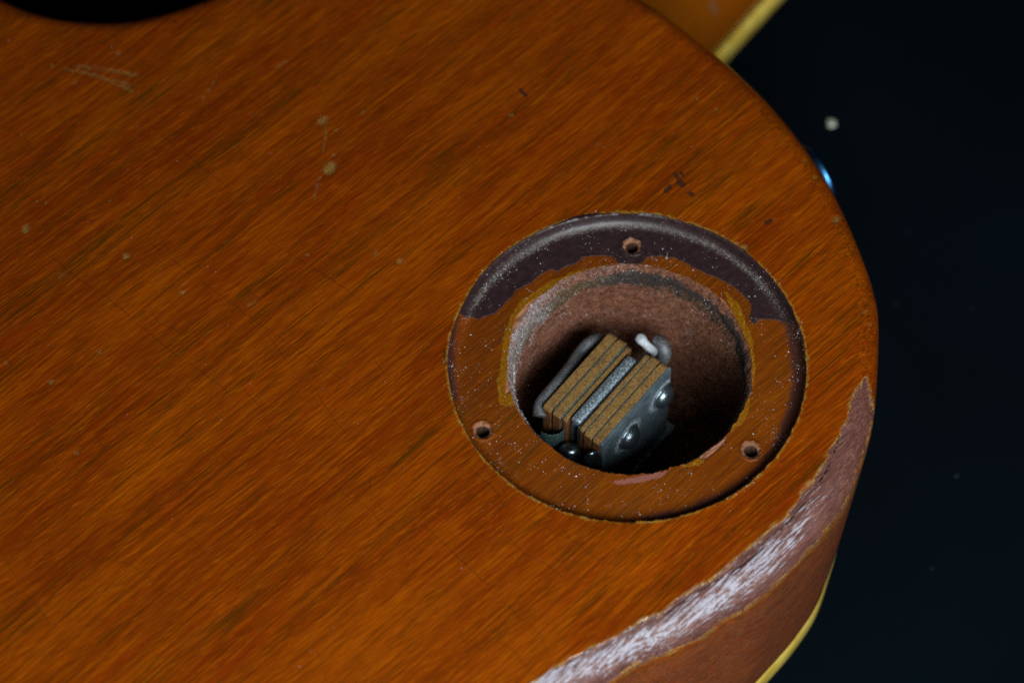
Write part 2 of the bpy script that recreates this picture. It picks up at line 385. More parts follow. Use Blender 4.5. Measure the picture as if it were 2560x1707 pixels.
def sdf(px, polys, far=3.0):
    """signed distance (mm) to outlines traced on the photo; negative inside"""
    out = np.full(len(px), far)
    for poly in polys:
        p = np.asarray(poly, float); m = far*PXMM
        k = np.where((px[:, 0] > p[:, 0].min()-m) & (px[:, 0] < p[:, 0].max()+m) & (px[:, 1] > p[:, 1].min()-m) & (px[:, 1] < p[:, 1].max()+m))[0]
        if len(k) == 0: continue
        d = seg_dist(px[k], p, True)/PXMM; d[inside(px[k], p)] *= -1
        out[k] = np.minimum(out[k], np.clip(d, -far, far))
    return out
Z1 = lambda L: [(1080+x*.52295, 500+y*.52295) for x, y in L]
Z3 = lambda L: [(1300+x*.50187, 920+y*.50187) for x, y in L]

# ------------------------------------------------------------------ table (setting)
me = bpy.data.meshes.new("table_top"); S = 1.5
me.from_pydata([(-S, -S, 0), (S, -S, 0), (S, S, 0), (-S, S, 0)], [], [(0, 1, 2, 3)])
table = link("table_top", me, M['table'], kind='structure'); table['label'] = "black table surface under the guitar"; table['category'] = "table"

# ------------------------------------------------------------------ guitar body: one skin swept round the recess centre
up = [(1608, 0), (1688, 54), (1802, 144), (1879, 211), (1943, 277), (2007, 357), (2058, 431), (2096, 498), (2133, 577), (2182, 707), (2199, 816)]
lo = [(2186, 1035), (2163, 1131), (2128, 1231), (2068, 1322), (2003, 1397), (1917, 1482), (1802, 1552), (1702, 1618), (1581, 1668), (1521, 1707)]
RO = 4.5; ZB = -46.0
ol = list(map(tuple, unproject(up, -2.7)[:, :2])) + list(map(tuple, unproject(lo, -RO)[:, :2]))
ol += [(-30, -68.5), (-62, -83), (-100, -101), (-150, -138), (-205, -180), (-262, -212), (-330, -222), (-385, -170), (-408, -90), (-380, 0), (-320, 58), (-255, 84), (-205, 98), (-168, 104), (-146, 97), (-126, 84)]
ol += list(map(tuple, unproject([(0, 0), (100, 28), (230, 43), (330, 38), (470, 0)], -1.2)[:, :2]))
ol += [(-64, 80), (-54, 93), (-44, 104), (-30, 99), (-8, 82)]
def catmull(pts, n=40):
    p = np.array(pts); out = []
    for i in range(len(p)):
        a, b, c, d = p[i-1], p[i], p[(i+1) % len(p)], p[(i+2) % len(p)]
        t = np.linspace(0, 1, n, endpoint=False)[:, None]
        out.append(.5*((2*b)+(-a+c)*t+(2*a-5*b+4*c-d)*t**2+(-a+3*b-3*c+d)*t**3))
    return np.concatenate(out)
od = catmull(ol)
th = np.arctan2(od[:, 1], od[:, 0]); rad = np.hypot(od[:, 0], od[:, 1])
NA = 1400
TH = np.linspace(-math.pi, math.pi, NA, endpoint=False)
o_ = np.argsort(th); RB = np.interp(TH, th[o_], rad[o_], period=2*math.pi)
ker = np.ones(13)/13; RB = np.convolve(np.r_[RB[-6:], RB, RB[:6]], ker, 'valid')
B2 = np.c_[RB*np.cos(TH), RB*np.sin(TH)]
tan = np.roll(B2, -1, 0)-np.roll(B2, 1, 0); tan /= np.linalg.norm(tan, axis=1)[:, None]
N2 = np.c_[tan[:, 1], -tan[:, 0]]
U2 = np.c_[np.cos(TH), np.sin(TH)]

HC = np.array([0.41, 0.43]); HR = 19.42; ZL = -2.3; ZF = -37.0
def nz(x, amp, seed, k): # smooth closed noise round the circle
    return amp*fbm(np.c_[U2*k, np.full(NA, x)], 3, seed)
hole_r = HR + nz(0, .35, 3, 6) + nz(0, .15, 5, 25)
rim_r = 28.5 + nz(1, .16, 7, 5) + nz(1, .42, 8, 28)*np.clip(nz(2, 1.6, 9, 4)+.35, 0, 1)+.30*np.clip(nz(3, 1.0, 15, 14)-.38, 0, 1)*2
rings, lab = [], []
def ring(xy, z, l):
    rings.append(np.c_[xy, np.broadcast_to(z, NA)]); lab.append(l)
CAV, REC, BACK = 0, 1, 2
for k in range(1, 8): ring(HC+U2*(k/7*18.2), ZF, CAV)
for z in np.linspace(ZF+.3, -4.0, 84): ring(HC+U2*(18.6+nz(z*.25, .25, 11, 6)+nz(z*1.5, .10, 12, 30))[:, None], z, CAV)
cham = 18.6
for f in np.linspace(0, 1, 9)[1:]:
    rr = cham+(hole_r-cham)*f; ring(HC+U2*rr[:, None], -4.0+(ZL+4.0-.0)*f**.8, CAV if f < .99 else REC)
lab[-1] = REC
EDGE = len(rings)-1                              # ledge edge ring: shared
LR = 26.3
for f in np.linspace(0, 1, 66)[1:]:
    c = HC*(1-f); rr = hole_r+(LR-hole_r)*f; ring(c+U2*rr[:, None], ZL+nz(f*6, .02, 13, 12), REC)
for a in np.linspace(0, 1, 24)[1:]:
    ph = a*math.pi/2; ring(U2*(LR+1.95*math.sin(ph)+0*TH)[:, None], ZL+1.95*(1-math.cos(ph)), REC)
for f in (.35, .7): ring(U2*(28.25*(1-f)+rim_r*f)[:, None], -.35+.22*f, REC)
ring(U2*rim_r[:, None], -.06, REC); RIM = len(rings)-1
ring(U2*(rim_r+.10)[:, None], -.01, BACK)
inner = U2*(rim_r+.18)[:, None]; outer = B2-RO*N2
far = np.hypot(outer[:, 0], outer[:, 1]); lim = np.minimum(far, 140.0); limp = inner+(outer-inner)*((lim-28.7)/(far-28.7+1e-9))[:, None]
for f in np.linspace(0, 1, 262)[:-1]: ring(inner+(limp-inner)*f**1.15, 0.0, BACK)
for f in np.linspace(0, 1, 26): ring(limp+(outer-limp)*f + U2*(1e-4*f), 0.0, BACK)
for a in np.linspace(0, 1, 25)[1:]:
    ph = a*math.pi/2; ring(outer+N2*RO*math.sin(ph), -RO*(1-math.cos(ph)), BACK)
def taper(z): return -1.7*max(0.0, (-z-7)/36)**1.25
for z in np.linspace(-RO, ZB, 40)[1:]: ring(B2+N2*taper(z), z, BACK)
NR = len(rings); V = np.concatenate(rings); LAB = np.array(lab)
print("rings", NR, "verts", len(V))

# fields traced from the photograph and laid on the surface ----------------------------------------------
PX = to_pixels(V); ringi = np.repeat(np.arange(NR), NA); vlab = LAB[ringi]
isB = vlab == BACK; isR = (vlab == REC); isC = (ringi <= EDGE)
A = {n: np.zeros(len(V)) for n in ('ding', 'dark', 'crack', 'crackm', 'white', 'dust_sheen', 'band', 'olive', 'bore')}
for n in ('wear', 'purple', 'halo', 'bare', 'cove_tone', 'scrape'): A[n] = np.full(len(V), 3.0)
wear_u = Z3([(1722, 45), (1700, 85), (1668, 130), (1640, 180), (1632, 250), (1592, 345), (1545, 400), (1520, 470), (1462, 560), (1405, 610), (1385, 660), (1320, 745), (1256, 792), (1200, 850), (1100, 930), (1000, 1020), (870, 1100), (780, 1150), (700, 1220), (600, 1262), (500, 1320), (380, 1385), (240, 1450), (60, 1568), (-60, 1640)])
wear_l = Z3([(300, 1640), (440, 1568), (560, 1490), (700, 1430), (800, 1390), (920, 1330), (1000, 1260), (1120, 1200), (1230, 1120), (1330, 1020), (1400, 950), (1480, 870), (1530, 800), (1600, 715), (1650, 620), (1680, 520), (1720, 420), (1738, 330), (1765, 230), (1750, 150), (1738, 80)])
kB = np.where(isB & (PX[:, 0] > 1000))[0]
A['wear'][kB] = sdf(PX[kB], [wear_u+wear_l])
kw = np.where(A['wear'] < 2)[0]
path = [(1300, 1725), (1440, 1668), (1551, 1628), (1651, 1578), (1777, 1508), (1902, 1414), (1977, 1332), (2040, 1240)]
A['white'][kw] = np.clip(1.0-seg_dist(PX[kw], path, False)/PXMM/4.2, 0, .8)*np.interp(PX[kw, 0], [1900, 2060], [1, .45])  # white follows the rounded edge's highlight, painted into the colour
purple = Z1([(180, 560), (215, 570), (300, 540), (370, 480), (400, 430), (470, 400), (520, 360), (560, 335), (600, 340), (640, 320), (690, 300), (720, 275), (800, 265), (860, 270), (890, 300), (905, 315), (950, 305), (990, 310), (1040, 270), (1110, 270), (1200, 290), (1240, 320), (1300, 350), (1370, 375), (1440, 410), (1480, 450), (1515, 480), (1530, 520), (1520, 560), (1535, 590), (1580, 570), (1640, 570), (1690, 585), (1800, 600), (1760, 380), (1500, 130), (1200, 30), (900, 10), (500, 70), (230, 250), (110, 420), (120, 540)])
smear = Z1([(600, 112), (680, 78), (740, 66), (830, 62), (745, 84), (660, 110)]); smear2 = Z1([(280, 300), (310, 278), (345, 262), (320, 292)])
kR = np.where(isR)[0]
A['purple'][kR] = sdf(PX[kR], [purple]); A['purple'][kB] = sdf(PX[kB], [smear, smear2])
wood_edge = [(352, 930), (355, 860), (365, 780), (375, 650), (402, 560), (450, 500), (560, 432), (640, 402), (720, 366), (800, 341), (920, 328), (1010, 330), (1090, 350), (1170, 376), (1260, 412), (1330, 432), (1400, 482), (1440, 542), (1480, 622), (1510, 722), (1515, 800), (1490, 850)]
centre = [(1300, 850), (1200, 600), (900, 500), (600, 620), (500, 850)]
chip1 = [(1450, 880), (1500, 838), (1525, 870), (1525, 940), (1450, 947)]; chip2 = [(1255, 1210), (1290, 1185), (1375, 1100), (1408, 1130), (1400, 1165), (1320, 1230), (1290, 1240)]
A['bare'][kR] = sdf(PX[kR], [Z1(wood_edge+centre), Z1(chip1), Z1(chip2)])
halo_l = [(325, 980), (312, 900), (326, 780), (345, 650), (372, 560), (425, 480), (540, 402), (680, 343), (800, 316), (900, 308), (1010, 312), (1150, 342), (1250, 385), (1300, 420), (1200, 600), (900, 500), (600, 620), (500, 850), (420, 980)]
A['halo'][kR] = sdf(PX[kR], [Z1(halo_l), Z1([(1440, 945), (1525, 935), (1508, 1020), (1480, 1070), (1395, 1120), (1380, 1080)]), Z1([(1200, 1250), (1265, 1205), (1305, 1240), (1275, 1268), (1200, 1278)]), Z1([(1400, 440), (1470, 500), (1530, 660), (1548, 800), (1535, 900), (1490, 860), (1500, 700), (1440, 560)])])
A['scrape'][kR] = sdf(PX[kR], [Z1([(850, 1345), (930, 1330), (1000, 1315), (1080, 1300), (1130, 1290), (1100, 1325), (1000, 1350), (900, 1362)])])
A['cove_tone'][kR] = sdf(PX[kR], [Z1([(1640, 520), (1690, 620), (1715, 760), (1720, 880), (1690, 1010), (1640, 1150), (1540, 1290), (1400, 1385), (1200, 1470), (1000, 1510), (1000, 1560), (1300, 1540), (1560, 1400), (1740, 1200), (1840, 900), (1800, 560)]), Z1([(60, 540), (130, 560), (112, 700), (108, 830), (130, 960), (60, 960), (40, 750)])])
# dust on ledge and cove; the cove band is part painted highlight
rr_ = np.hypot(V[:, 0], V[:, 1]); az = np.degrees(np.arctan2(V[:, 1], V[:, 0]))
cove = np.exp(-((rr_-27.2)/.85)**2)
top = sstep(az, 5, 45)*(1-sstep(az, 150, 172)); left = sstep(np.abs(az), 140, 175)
A['dust_sheen'][kR] = (cove*(.66*top+.10*np.maximum(left, 0)) + .06 + .25*sstep(rr_, 24, 27)*(sstep(-az, 90, 140)+sstep(az, 150, 180)) + .22*sstep(az, -50, -20)*(1-sstep(az, 20, 50))*sstep(rr_, 24, 26.5))[kR]
# cavity wall
kC = np.where(isC & (ringi > 6))[0]; zc = V[kC, 2]; azc = np.degrees(np.arctan2(V[kC, 1]-HC[1], V[kC, 0]-HC[0]))
lowz = np.interp(azc, [-180, 10, 30, 60, 85, 110, 135, 160, 180], [-3, -7.5, -8.5, -7.8, -7.6, -6.4, -9.0, -8.5, -3.0])
higz = np.interp(azc, [-180, 10, 60, 85, 100, 135, 180], [-3, -3.0, -3.6, -2.9, -4.3, -4.0, -3])
A['band'][kC] = np.maximum(lowz-zc, zc-higz)/1.6
A['olive'][kC] = sstep(azc, 92, 118)
A['dust_sheen'][kC] = np.clip(.42*sstep(azc, 112, 150)*sstep(zc, -19, -6)+.40*sstep(azc, 60, 100)*sstep(zc, -12, -5)+.75*(azc < -150)*sstep(zc, -16, -6)+.18, 0, 1)*sstep(zc, -26, -16)

# dings and scratches on the back (px, size px, strength)
Z5 = lambda x, y: (x*.3827, y*.3827); Z6 = lambda x, y: (x*.3827, 600+y*.3827); Z8 = lambda x, y: (900+x*.5102, 100+y*.5102)
dings = [(*Z5(775, 350), 8, .9), (*Z5(2110, 790), 17, .8), (*Z5(2095, 800), 9, .9), (*Z5(2150, 1105), 20, .9), (*Z5(2165, 1080), 12, 1), (*Z5(2195, 855), 5, .9), (*Z5(2180, 1015), 7, .8), (*Z5(165, 1500), 15, .8), (*Z5(305, 1327), 5, 1), (*Z5(1680, 752), 9, .6), (*Z5(2130, 280), 14, .5), (*Z5(1140, 130), 12, .5), (*Z5(340, 430), 7, .9), (*Z5(490, 545), 9, .7), (*Z5(2065, 1215), 6, .8), (*Z5(140, 890), 6, .7), (*Z5(720, 1310), 6, .7), (*Z5(1145, 1470), 8, .5), (*Z5(2085, 100), 10, .4), (*Z5(585, 690), 8, .4),
         (*Z6(825, 110), 10, 1), (*Z6(400, 230), 18, .42), (*Z6(350, 300), 16, .36), (*Z6(1190, 345), 9, .8), (*Z6(1205, 297), 8, .6), (*Z6(1640, 415), 17, .5), (*Z6(500, 1392), 8, .8), (*Z6(335, 930), 9, .8), (*Z6(660, 735), 9, .7), (*Z6(150, 765), 10, .45), (*Z6(2010, 100), 6, .8), (*Z6(2125, 530), 9, .6), (*Z6(318, 690), 8, .5), (*Z6(985, 215), 8, .5), (*Z6(40, 805), 8, .7), (*Z6(1475, 20), 9, .5),
         (*Z8(740, 372), 9, .7), (*Z8(1745, 345), 12, .6), (*Z8(75, 1045), 12, .6), (*Z8(195, 1087), 10, .9), (*Z8(2335, 880), 14, .8), (*Z8(2230, 675), 7, 1), (*Z8(2180, 595), 6, .8), (*Z8(1160, 512), 6, .6), (*Z8(1650, 290), 5, .8), (*Z8(15, 358), 7, .7), (1857, 622, 13, .9), (1840, 612, 8, 1), (2162, 780, 12, .6), (2175, 812, 8, .7), (1120, 885, 9, .6), (1112, 905, 7, .7)]
for _ in range(25):
    dings.append((random.uniform(0, 2150), random.uniform(20, 1690), random.uniform(2.5, 5), random.uniform(.3, .6)))
kb = np.where(isB)[0]
for x, y, s, w in dings:
    d = PX[kb]-np.array([x, y]); k = (np.abs(d[:, 0]) < 2*s) & (np.abs(d[:, 1]) < 2*s)
    q = np.hypot(d[k, 0]*.9+d[k, 1]*.25, d[k, 1]); A['ding'][kb[k]] = np.maximum(A['ding'][kb[k]], w*np.clip(1.35-q/s, 0, 1))
scr = [[Z5(430, 455), Z5(490, 465), Z5(600, 490), Z5(700, 525), Z5(870, 600)], [Z5(500, 430), Z5(640, 450), Z5(760, 470), Z5(900, 495)], [Z5(720, 530), Z5(800, 540), Z5(870, 565)], [Z5(1320, 660), Z5(1380, 570), Z5(1420, 500)], [Z5(2130, 840), Z5(2125, 920), Z5(2108, 1000)], [Z5(2050, 1300), Z5(2090, 1160)], [Z5(1790, 455), Z5(1870, 405)]]
for i, p in enumerate(scr):
    d = seg_dist(PX[kb], p, False); A['ding'][kb] = np.maximum(A['ding'][kb], np.clip(1.2-d/(7 if i < 3 else 5), 0, .62))
for p, s in [([(1698, 455), (1706, 462)], 10), ([(1688, 436), (1694, 446)], 7), ([(1666, 477), (1674, 468)], 8), ([(1728, 484), (1731, 487)], 6), ([(1702, 432), (1706, 436)], 5), ([Z8(1990, 895), Z8(2010, 885)], 7), ([Z8(785, 245), Z8(815, 275)], 6), ([Z8(1610, 752), Z8(1630, 762)], 5), ([(1112, 880), (1118, 905)], 6)]:
    d = seg_dist(PX[kb], p, False); A['dark'][kb] = np.maximum(A['dark'][kb], np.clip(1.3-d/s, 0, 1))
Z7 = lambda L: [(700+x*.387, 1100+y*.387) for x, y in L]
cr = [Z7([(585, 230), (575, 310), (620, 390), (680, 470), (700, 540)]), Z7([(1430, 420), (1410, 490), (1450, 580), (1510, 660), (1570, 720), (1720, 800), (1850, 900)]), Z7([(1740, 460), (1820, 570), (1920, 670)]), Z7([(930, 540), (1080, 690), (1240, 840), (1340, 930)]), Z7([(1430, 1030), (1560, 1150), (1680, 1250), (1745, 1400)]), Z7([(1250, 200), (1400, 330), (1445, 420)]),
      [Z6(330, 100), Z6(520, 260), Z6(700, 370), Z6(900, 540), Z6(1110, 720), Z6(1300, 850), Z6(1480, 980)], [Z6(980, 20), Z6(1170, 160), Z6(1400, 330), Z6(1640, 500), Z6(1880, 670), Z6(2080, 800), Z6(2300, 950)], [Z6(1750, 0), Z6(2000, 150), Z6(2352, 380)], [Z5(1070, 890), Z5(1300, 1080), Z5(1500, 1230)], [Z5(1600, 620), Z5(1780, 770)]]
best = np.full(len(kb), 9.0)
for p in cr:
    p = np.array(p)
    for a, b in zip(p[:-1], p[1:]):
        ab = b-a; L = np.hypot(*ab); t = ((PX[kb]-a) @ ab)/(L*L); ok = (t > -.02) & (t < 1.02)
        sd = ((PX[kb]-a) @ np.array([-ab[1], ab[0]]))/L/PXMM; k = ok & (np.abs(sd) < np.minimum(best, 1.2))
        best[k] = np.abs(sd[k]); A['crack'][kb[k]] = sd[k]; A['crackm'][kb[k]] = 1

# relief --------------------------------------------------------------------------------------------------
Vr = V.reshape(NR, NA, 3)
tu = np.roll(Vr, -1, 1)-np.roll(Vr, 1, 1); tr = np.gradient(Vr, axis=0)
NRM = np.cross(tr.reshape(-1, 3), tu.reshape(-1, 3)); NRM /= np.linalg.norm(NRM, axis=1)[:, None]+1e-12
ca, sa = math.cos(math.radians(GRAIN)), math.sin(math.radians(GRAIN))
disp = np.zeros(len(V))
kw = np.where(A['wear'] < 1.5)[0]; Vw = V[kw]
gv = np.c_[(Vw[:, 0]*ca+Vw[:, 1]*sa)*.22, (-Vw[:, 0]*sa+Vw[:, 1]*ca)*1.3, Vw[:, 2]*1.3]
disp[kw] = -sstep(-(A['wear'][kw]+.35*fbm(gv*1.3, 2, 21)), -.15, .25)*(.22+.16*fbm(gv, 3, 22))
kk = np.where(isR)[0]; disp[kk] += .07*sstep(-A['purple'][kk], -.05, .1)-.18*sstep(-A['bare'][kk], -.05, .1)+.02*fbm(V[kk]*1.2, 3, 31)
disp[kC] += .16*fbm(V[kC]*.9, 3, 41)+.12*fbm(V[kC]*2.2, 3, 42)
disp[kb] -= .05*sstep(A['ding'][kb], .3, .8)
NRM[ringi <= 6] = (0, 0, 1)
V = V+NRM*disp[:, None]
# screw holes: torn crater round a bored hole
SCREW = unproject([(1580, 617), (1207, 1076), (1877, 1125)], ZL)
sid = np.full(len(V), -1)
for i, s in enumerate(SCREW):
    d = np.hypot(V[:, 0]-s[0], V[:, 1]-s[1]); k = np.where((d < 2.5) & isR & (V[:, 2] < -1.2))[0]
    jag = .28*fbm(V[k]*np.array([2.2, 2.2, 0])+i*17, 3, 50+i); dd = d[k]+jag
    V[k, 2] += .16*np.exp(-((dd-1.72)/.22)**2) - .50*sstep(-dd, -1.65, -.95) - 8.0*sstep(-d[k]-.4*jag, -.98, -.80)
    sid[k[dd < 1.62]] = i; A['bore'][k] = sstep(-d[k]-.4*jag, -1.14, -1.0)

# faces, split into the parts of the body
ii = np.arange(NR-1)[:, None]*NA+np.arange(NA)[None]; jj = np.arange(NR-1)[:, None]*NA+(np.arange(NA)[None]+1) % NA
F = np.stack([ii, jj, jj+NA, ii+NA], -1).reshape(-1, 4)[:, ::-1][:, [0, 1, 2, 3]]
fr = np.repeat(np.arange(NR-1), NA)
part = np.where(fr < EDGE, 0, np.where(fr < RIM, 1, 2))
fw = (A['wear'][F] < 0).all(1) & (part == 2); part[fw] = 3
fs = sid[F].max(1); al = (sid[F] >= 0).all(1) & (part == 1)
for i in range(3): part[al & (fs == i)] = 4+i
VM = V.copy(); VM[:, 2] += H; VM *= .001

guitar = root("electric_guitar", "worn amber mahogany guitar lying face down, open switch cavity in its back", "guitar")
def cut(code, name, mat, parent, keys, label=None):
    f = F[part == code]; u, inv = np.unique(f, return_inverse=True)
    me = mesh_np(name, VM[u], inv.reshape(-1, 4), {k: A[k][u] for k in keys})
    return link(name, me, mat, parent, label)
KB = ('wear', 'white', 'ding', 'dark', 'crack', 'crackm', 'purple')
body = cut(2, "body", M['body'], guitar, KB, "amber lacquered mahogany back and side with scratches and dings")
cut(3, "worn_edge", M['body'], body, KB, "bare worn strip along the rounded edge with a whitish sheen painted in as streaks")
rec = cut(1, "cover_recess", M['recess'], body, ('purple', 'halo', 'bare', 'cove_tone', 'scrape', 'dust_sheen'), "round stepped recess with dark purple lacquer along its wall")
cav = cut(0, "switch_cavity", M['cavity'], body, ('band', 'olive', 'dust_sheen'), "dusty bare wood wall of the round routed hole")
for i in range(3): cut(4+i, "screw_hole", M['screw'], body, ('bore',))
# binding and the amber front below it
def outline_band(name, mat, off, zs, cap=False, label=None, every=2):
    idx = np.arange(0, NA, every); b, n_ = B2[idx], N2[idx]; rows = [np.c_[b+n_*o, np.full(len(idx), z)] for o, z in zip(off, zs)]
    v = np.concatenate(rows); m = len(idx); q = []
    i0 = np.arange(m); i1 = (i0+1) % m
    for r in range(len(rows)-1): q.append(np.c_[i0+(r+1)*m, i1+(r+1)*m, i1+r*m, i0+r*m])
    v[:, 2] += H; return link(name, mesh_np(name, v*.001, np.concatenate(q)), mat, guitar, label)
outline_band("binding", M['binding'], [taper(ZB)+q for q in (-.6, -.02, .06, .0, -.08, -.6)], [ZB-.0, ZB-.02, ZB-.2, ZB-5.6, ZB-5.8, ZB-5.82], label="cream yellow binding round the lower edge of the body")
# carved front: shallow dome whose crown rests on the table
idx = np.arange(0, NA, 4); ctr = np.array([-180., -60.]); rows = []
for f in np.linspace(0, 1, 14): rows.append(np.c_[ctr+(B2[idx]-N2[idx]*3.2-ctr)*(1-f*.985), np.full(len(idx), ZB-5.8-(H-.0+ZB-5.8)*(.5-.5*math.cos(math.pi*min(1, f*1.25))))])
v = np.concatenate(rows); v[:, 2] += H; m = len(idx); i0 = np.arange(m); i1 = (i0+1) % m
link("carved_front", mesh_np("carved_front", v*.001, np.concatenate([np.c_[i0+(r+1)*m, i1+(r+1)*m, i1+r*m, i0+r*m] for r in range(13)])), M['maple'], guitar)

# ------------------------------------------------------------------ neck with bound fingerboard
NK = bpy.data.materials  # neck wood reuses the same lacquer without the wear fields
def neck_wood():
    t = NT("neck_mahogany"); c, g = t.grain(51)
    col, streak, ripple, pore = wood_colour(t, g)
    col = t.mix(.55, col, (0.30, 0.085, 0.001))
    sc = t.step(t.noise(c, .09, 2), .66, .72); col = t.mix(t.mul(sc, .4), col, (0.20, 0.10, 0.06))
    return t.bsdf(Base_Color=col, Roughness=.3, Specular_IOR_Level=.3, Coat_Weight=.5, Coat_Roughness=.15)
M['neck'] = neck_wood()
ZK = -50.0
e0, e1 = unproject([(1802, 144), (1940, 0)], ZK); dirn = (e1-e0)[:2]; dirn /= np.linalg.norm(dirn); per = np.array([-dirn[1], dirn[0]])
start = e0[:2]-dirn*42; NL = 240.0; W = 56.0
def neck_piece(name, prof, mat, parent, label=None):
    """prof: list of (across 0..1 or mm offset, z); swept along the neck with its taper"""
    rows = []
    for s in np.linspace(0, NL, 50):
        w = W-s*.045
        rows.append([np.r_[start+dirn*s+per*(p*w+q+s*.0225), z+H] for p, q, z in prof])
    v = np.array(rows).reshape(-1, 3); k = len(prof); n = len(rows); q = []
    for r in range(n-1):
        for j in range(k): q.append((r*k+j, r*k+(j+1) % k, (r+1)*k+(j+1) % k, (r+1)*k+j))
    return link(name, mesh_np(name, v*.001, np.array(q)[:, ::-1]), mat, parent, label)
a = np.linspace(0, math.pi, 41)
neck = neck_piece("neck", [(.5-.5*math.copysign(abs(math.cos(x))**.75, math.cos(x)), .0, ZK+19*math.sin(x)**.62) for x in a], M['neck'], guitar, "amber neck leaving the shoulder of the body")
neck_piece("fingerboard", [(0, 1.4, ZK-.03), (1, -1.4, ZK-.03), (1, -1.4, ZK-5.6), (0, 1.4, ZK-5.6)], M['board'], neck)
neck_piece("fingerboard_binding", [(0, -.35, ZK+.5), (0, .3, ZK+.55), (0, 1.38, ZK-.05), (0, 1.38, ZK-5.7), (0, .0, ZK-5.8), (0, -.5, ZK-5.4)], M['binding'], neck, "pale yellow binding along the fingerboard edge")

# ------------------------------------------------------------------ lathe / tube / box helpers (mm, local)
def lathe(prof, n=32):
    bm = bmesh.new(); rs = []
    for r, z in prof:
        rs.append([bm.verts.new((r*math.cos(2*math.pi*i/n)*.001, r*math.sin(2*math.pi*i/n)*.001, z*.001)) for i in range(n)] if r > 1e-6 else [bm.verts.new((0, 0, z*.001))])
    for A_, B_ in zip(rs[:-1], rs[1:]):
        for i in range(n):
            j = (i+1) % n
            if len(A_) == 1 and len(B_) == 1: continue
            if len(A_) == 1: bm.faces.new((A_[0], B_[i], B_[j]))
            elif len(B_) == 1: bm.faces.new((A_[i], B_[0], A_[j]))
            else: bm.faces.new((A_[i], B_[i], B_[j], A_[j]))
    bmesh.ops.recalc_face_normals(bm, faces=bm.faces); return bm
def tube(pts, radii, n=14, squash=1.0):
    pts = [Vector(p) for p in pts]; bm = bmesh.new(); rs = []; upv = Vector((0, 0, 1))
    for i, p in enumerate(pts):
        t = (pts[min(i+1, len(pts)-1)]-pts[max(i-1, 0)]).normalized()
        a_ = t.cross(upv); a_ = a_.normalized() if a_.length > 1e-3 else Vector((1, 0, 0)); b_ = a_.cross(t)
        r = radii[i] if hasattr(radii, '__len__') else radii
        rs.append([bm.verts.new((p+(a_*math.cos(2*math.pi*k/n)+b_*math.sin(2*math.pi*k/n)*squash)*r)*.001) for k in range(n)])
    for A_, B_ in zip(rs[:-1], rs[1:]):
        for k in range(n): bm.faces.new((A_[k], A_[(k+1) % n], B_[(k+1) % n], B_[k]))
    bm.faces.new(rs[0]); bm.faces.new(rs[-1][::-1]); bmesh.ops.recalc_face_normals(bm, faces=bm.faces); return bm
def smooth_path(pts, n=8):
    p = [Vector(q) for q in pts]; p = [p[0]]+p+[p[-1]]; out = []
    for i in range(1, len(p)-2):
        for k in range(n):
            t = k/n; out.append(.5*((2*p[i])+(-p[i-1]+p[i+1])*t+(2*p[i-1]-5*p[i]+4*p[i+1]-p[i+2])*t*t+(-p[i-1]+3*p[i]-3*p[i+1]+p[i+2])*t**3))
    return out+[p[-2]]

# ------------------------------------------------------------------ toggle switch standing in the cavity
ZT = -10.0
SA = math.radians(51.6); L_ = np.array([math.cos(SA), math.sin(SA)]); C_ = np.array([math.sin(SA), -math.cos(SA)])
A0 = unproject([(1356, 1015)], ZT)[0, :2]
mid = A0+L_*8.9+C_*5.9
switch = root("toggle_switch", "three-way toggle switch with stacked fibre plates and riveted steel frame inside the round cavity", "switch", (mid[0]*.001, mid[1]*.001, (ZF+H)*.001))
def sw(a, c, z):
    """stack coordinates (along, across, plane z) -> switch-local mm"""
    p = A0+L_*a+C_*c-mid; return (p[0], p[1], z-ZF)
def plate(name, c0, c1, a0, a1, zt, zb, mat, bev=.18, cut_corner=0.0, label=None, jitter=.0):
    bm = bmesh.new()
    prof = [(a0, zb), (a1, zb), (a1, zt-cut_corner*.6), (a1-cut_corner, zt), (a0+cut_corner, zt), (a0, zt-cut_corner)] if cut_corner else [(a0, zb), (a1, zb), (a1, zt), (a0, zt)]
    lo_, hi_ = [], []
    for a_, z in prof:
        lo_.append(bm.verts.new(Vector(sw(a_, c0, z))*.001)); hi_.append(bm.verts.new(Vector(sw(a_, c1, z))*.001))
    n = len(prof)
    bm.faces.new(lo_); bm.faces.new(hi_[::-1])
    for i in range(n): bm.faces.new((lo_[i], hi_[i], hi_[(i+1) % n], lo_[(i+1) % n]))
    bmesh.ops.recalc_face_normals(bm, faces=bm.faces)
    if bev: bmesh.ops.bevel(bm, geom=list(bm.edges), offset=bev*.001, segments=2, affect='EDGES', profile=.6)
    return link(name, bm_mesh(name, bm, True if bev else False), mat, switch, label)
def autosmooth(o):
    m_ = o.modifiers.new("weighted", 'WEIGHTED_NORMAL'); m_.keep_sharp = False
ZBOT = -30.0
S_ = 11.8
stack = [("insulator_plate", 0, .140, 0, 17.9, 0, 'fibre'), ("shim", .141, .149, .35, 17.6, -.25, 'red'), ("contact_leaf", .149, .1655, .6, 17.2, -.06, 'leaf'),
         ("insulator_plate", .166, .300, .1, 18.0, 0, 'fibre'), ("contact_leaf", .301, .319, .4, 17.4, -.04, 'leaf'), ("shim", .319, .328, .5, 17.9, -.35, 'red'),
         ("insulator_plate", .330, .398, .3, 17.7, -.15, 'fibre'),
         ("insulator_plate", .612, .682, .5, 18.4, -.05, 'fibre'), ("contact_leaf", .683, .699, .6, 17.9, -.08, 'leaf'),
         ("insulator_plate", .700, .834, .2, 18.7, 0, 'fibre'), ("shim", .835, .842, .5, 18.4, -.3, 'red'), ("contact_leaf", .842, .8545, .4, 17.6, -.04, 'leaf'),
         ("insulator_plate", .855, .978, .1, 18.6, .02, 'fibre')]
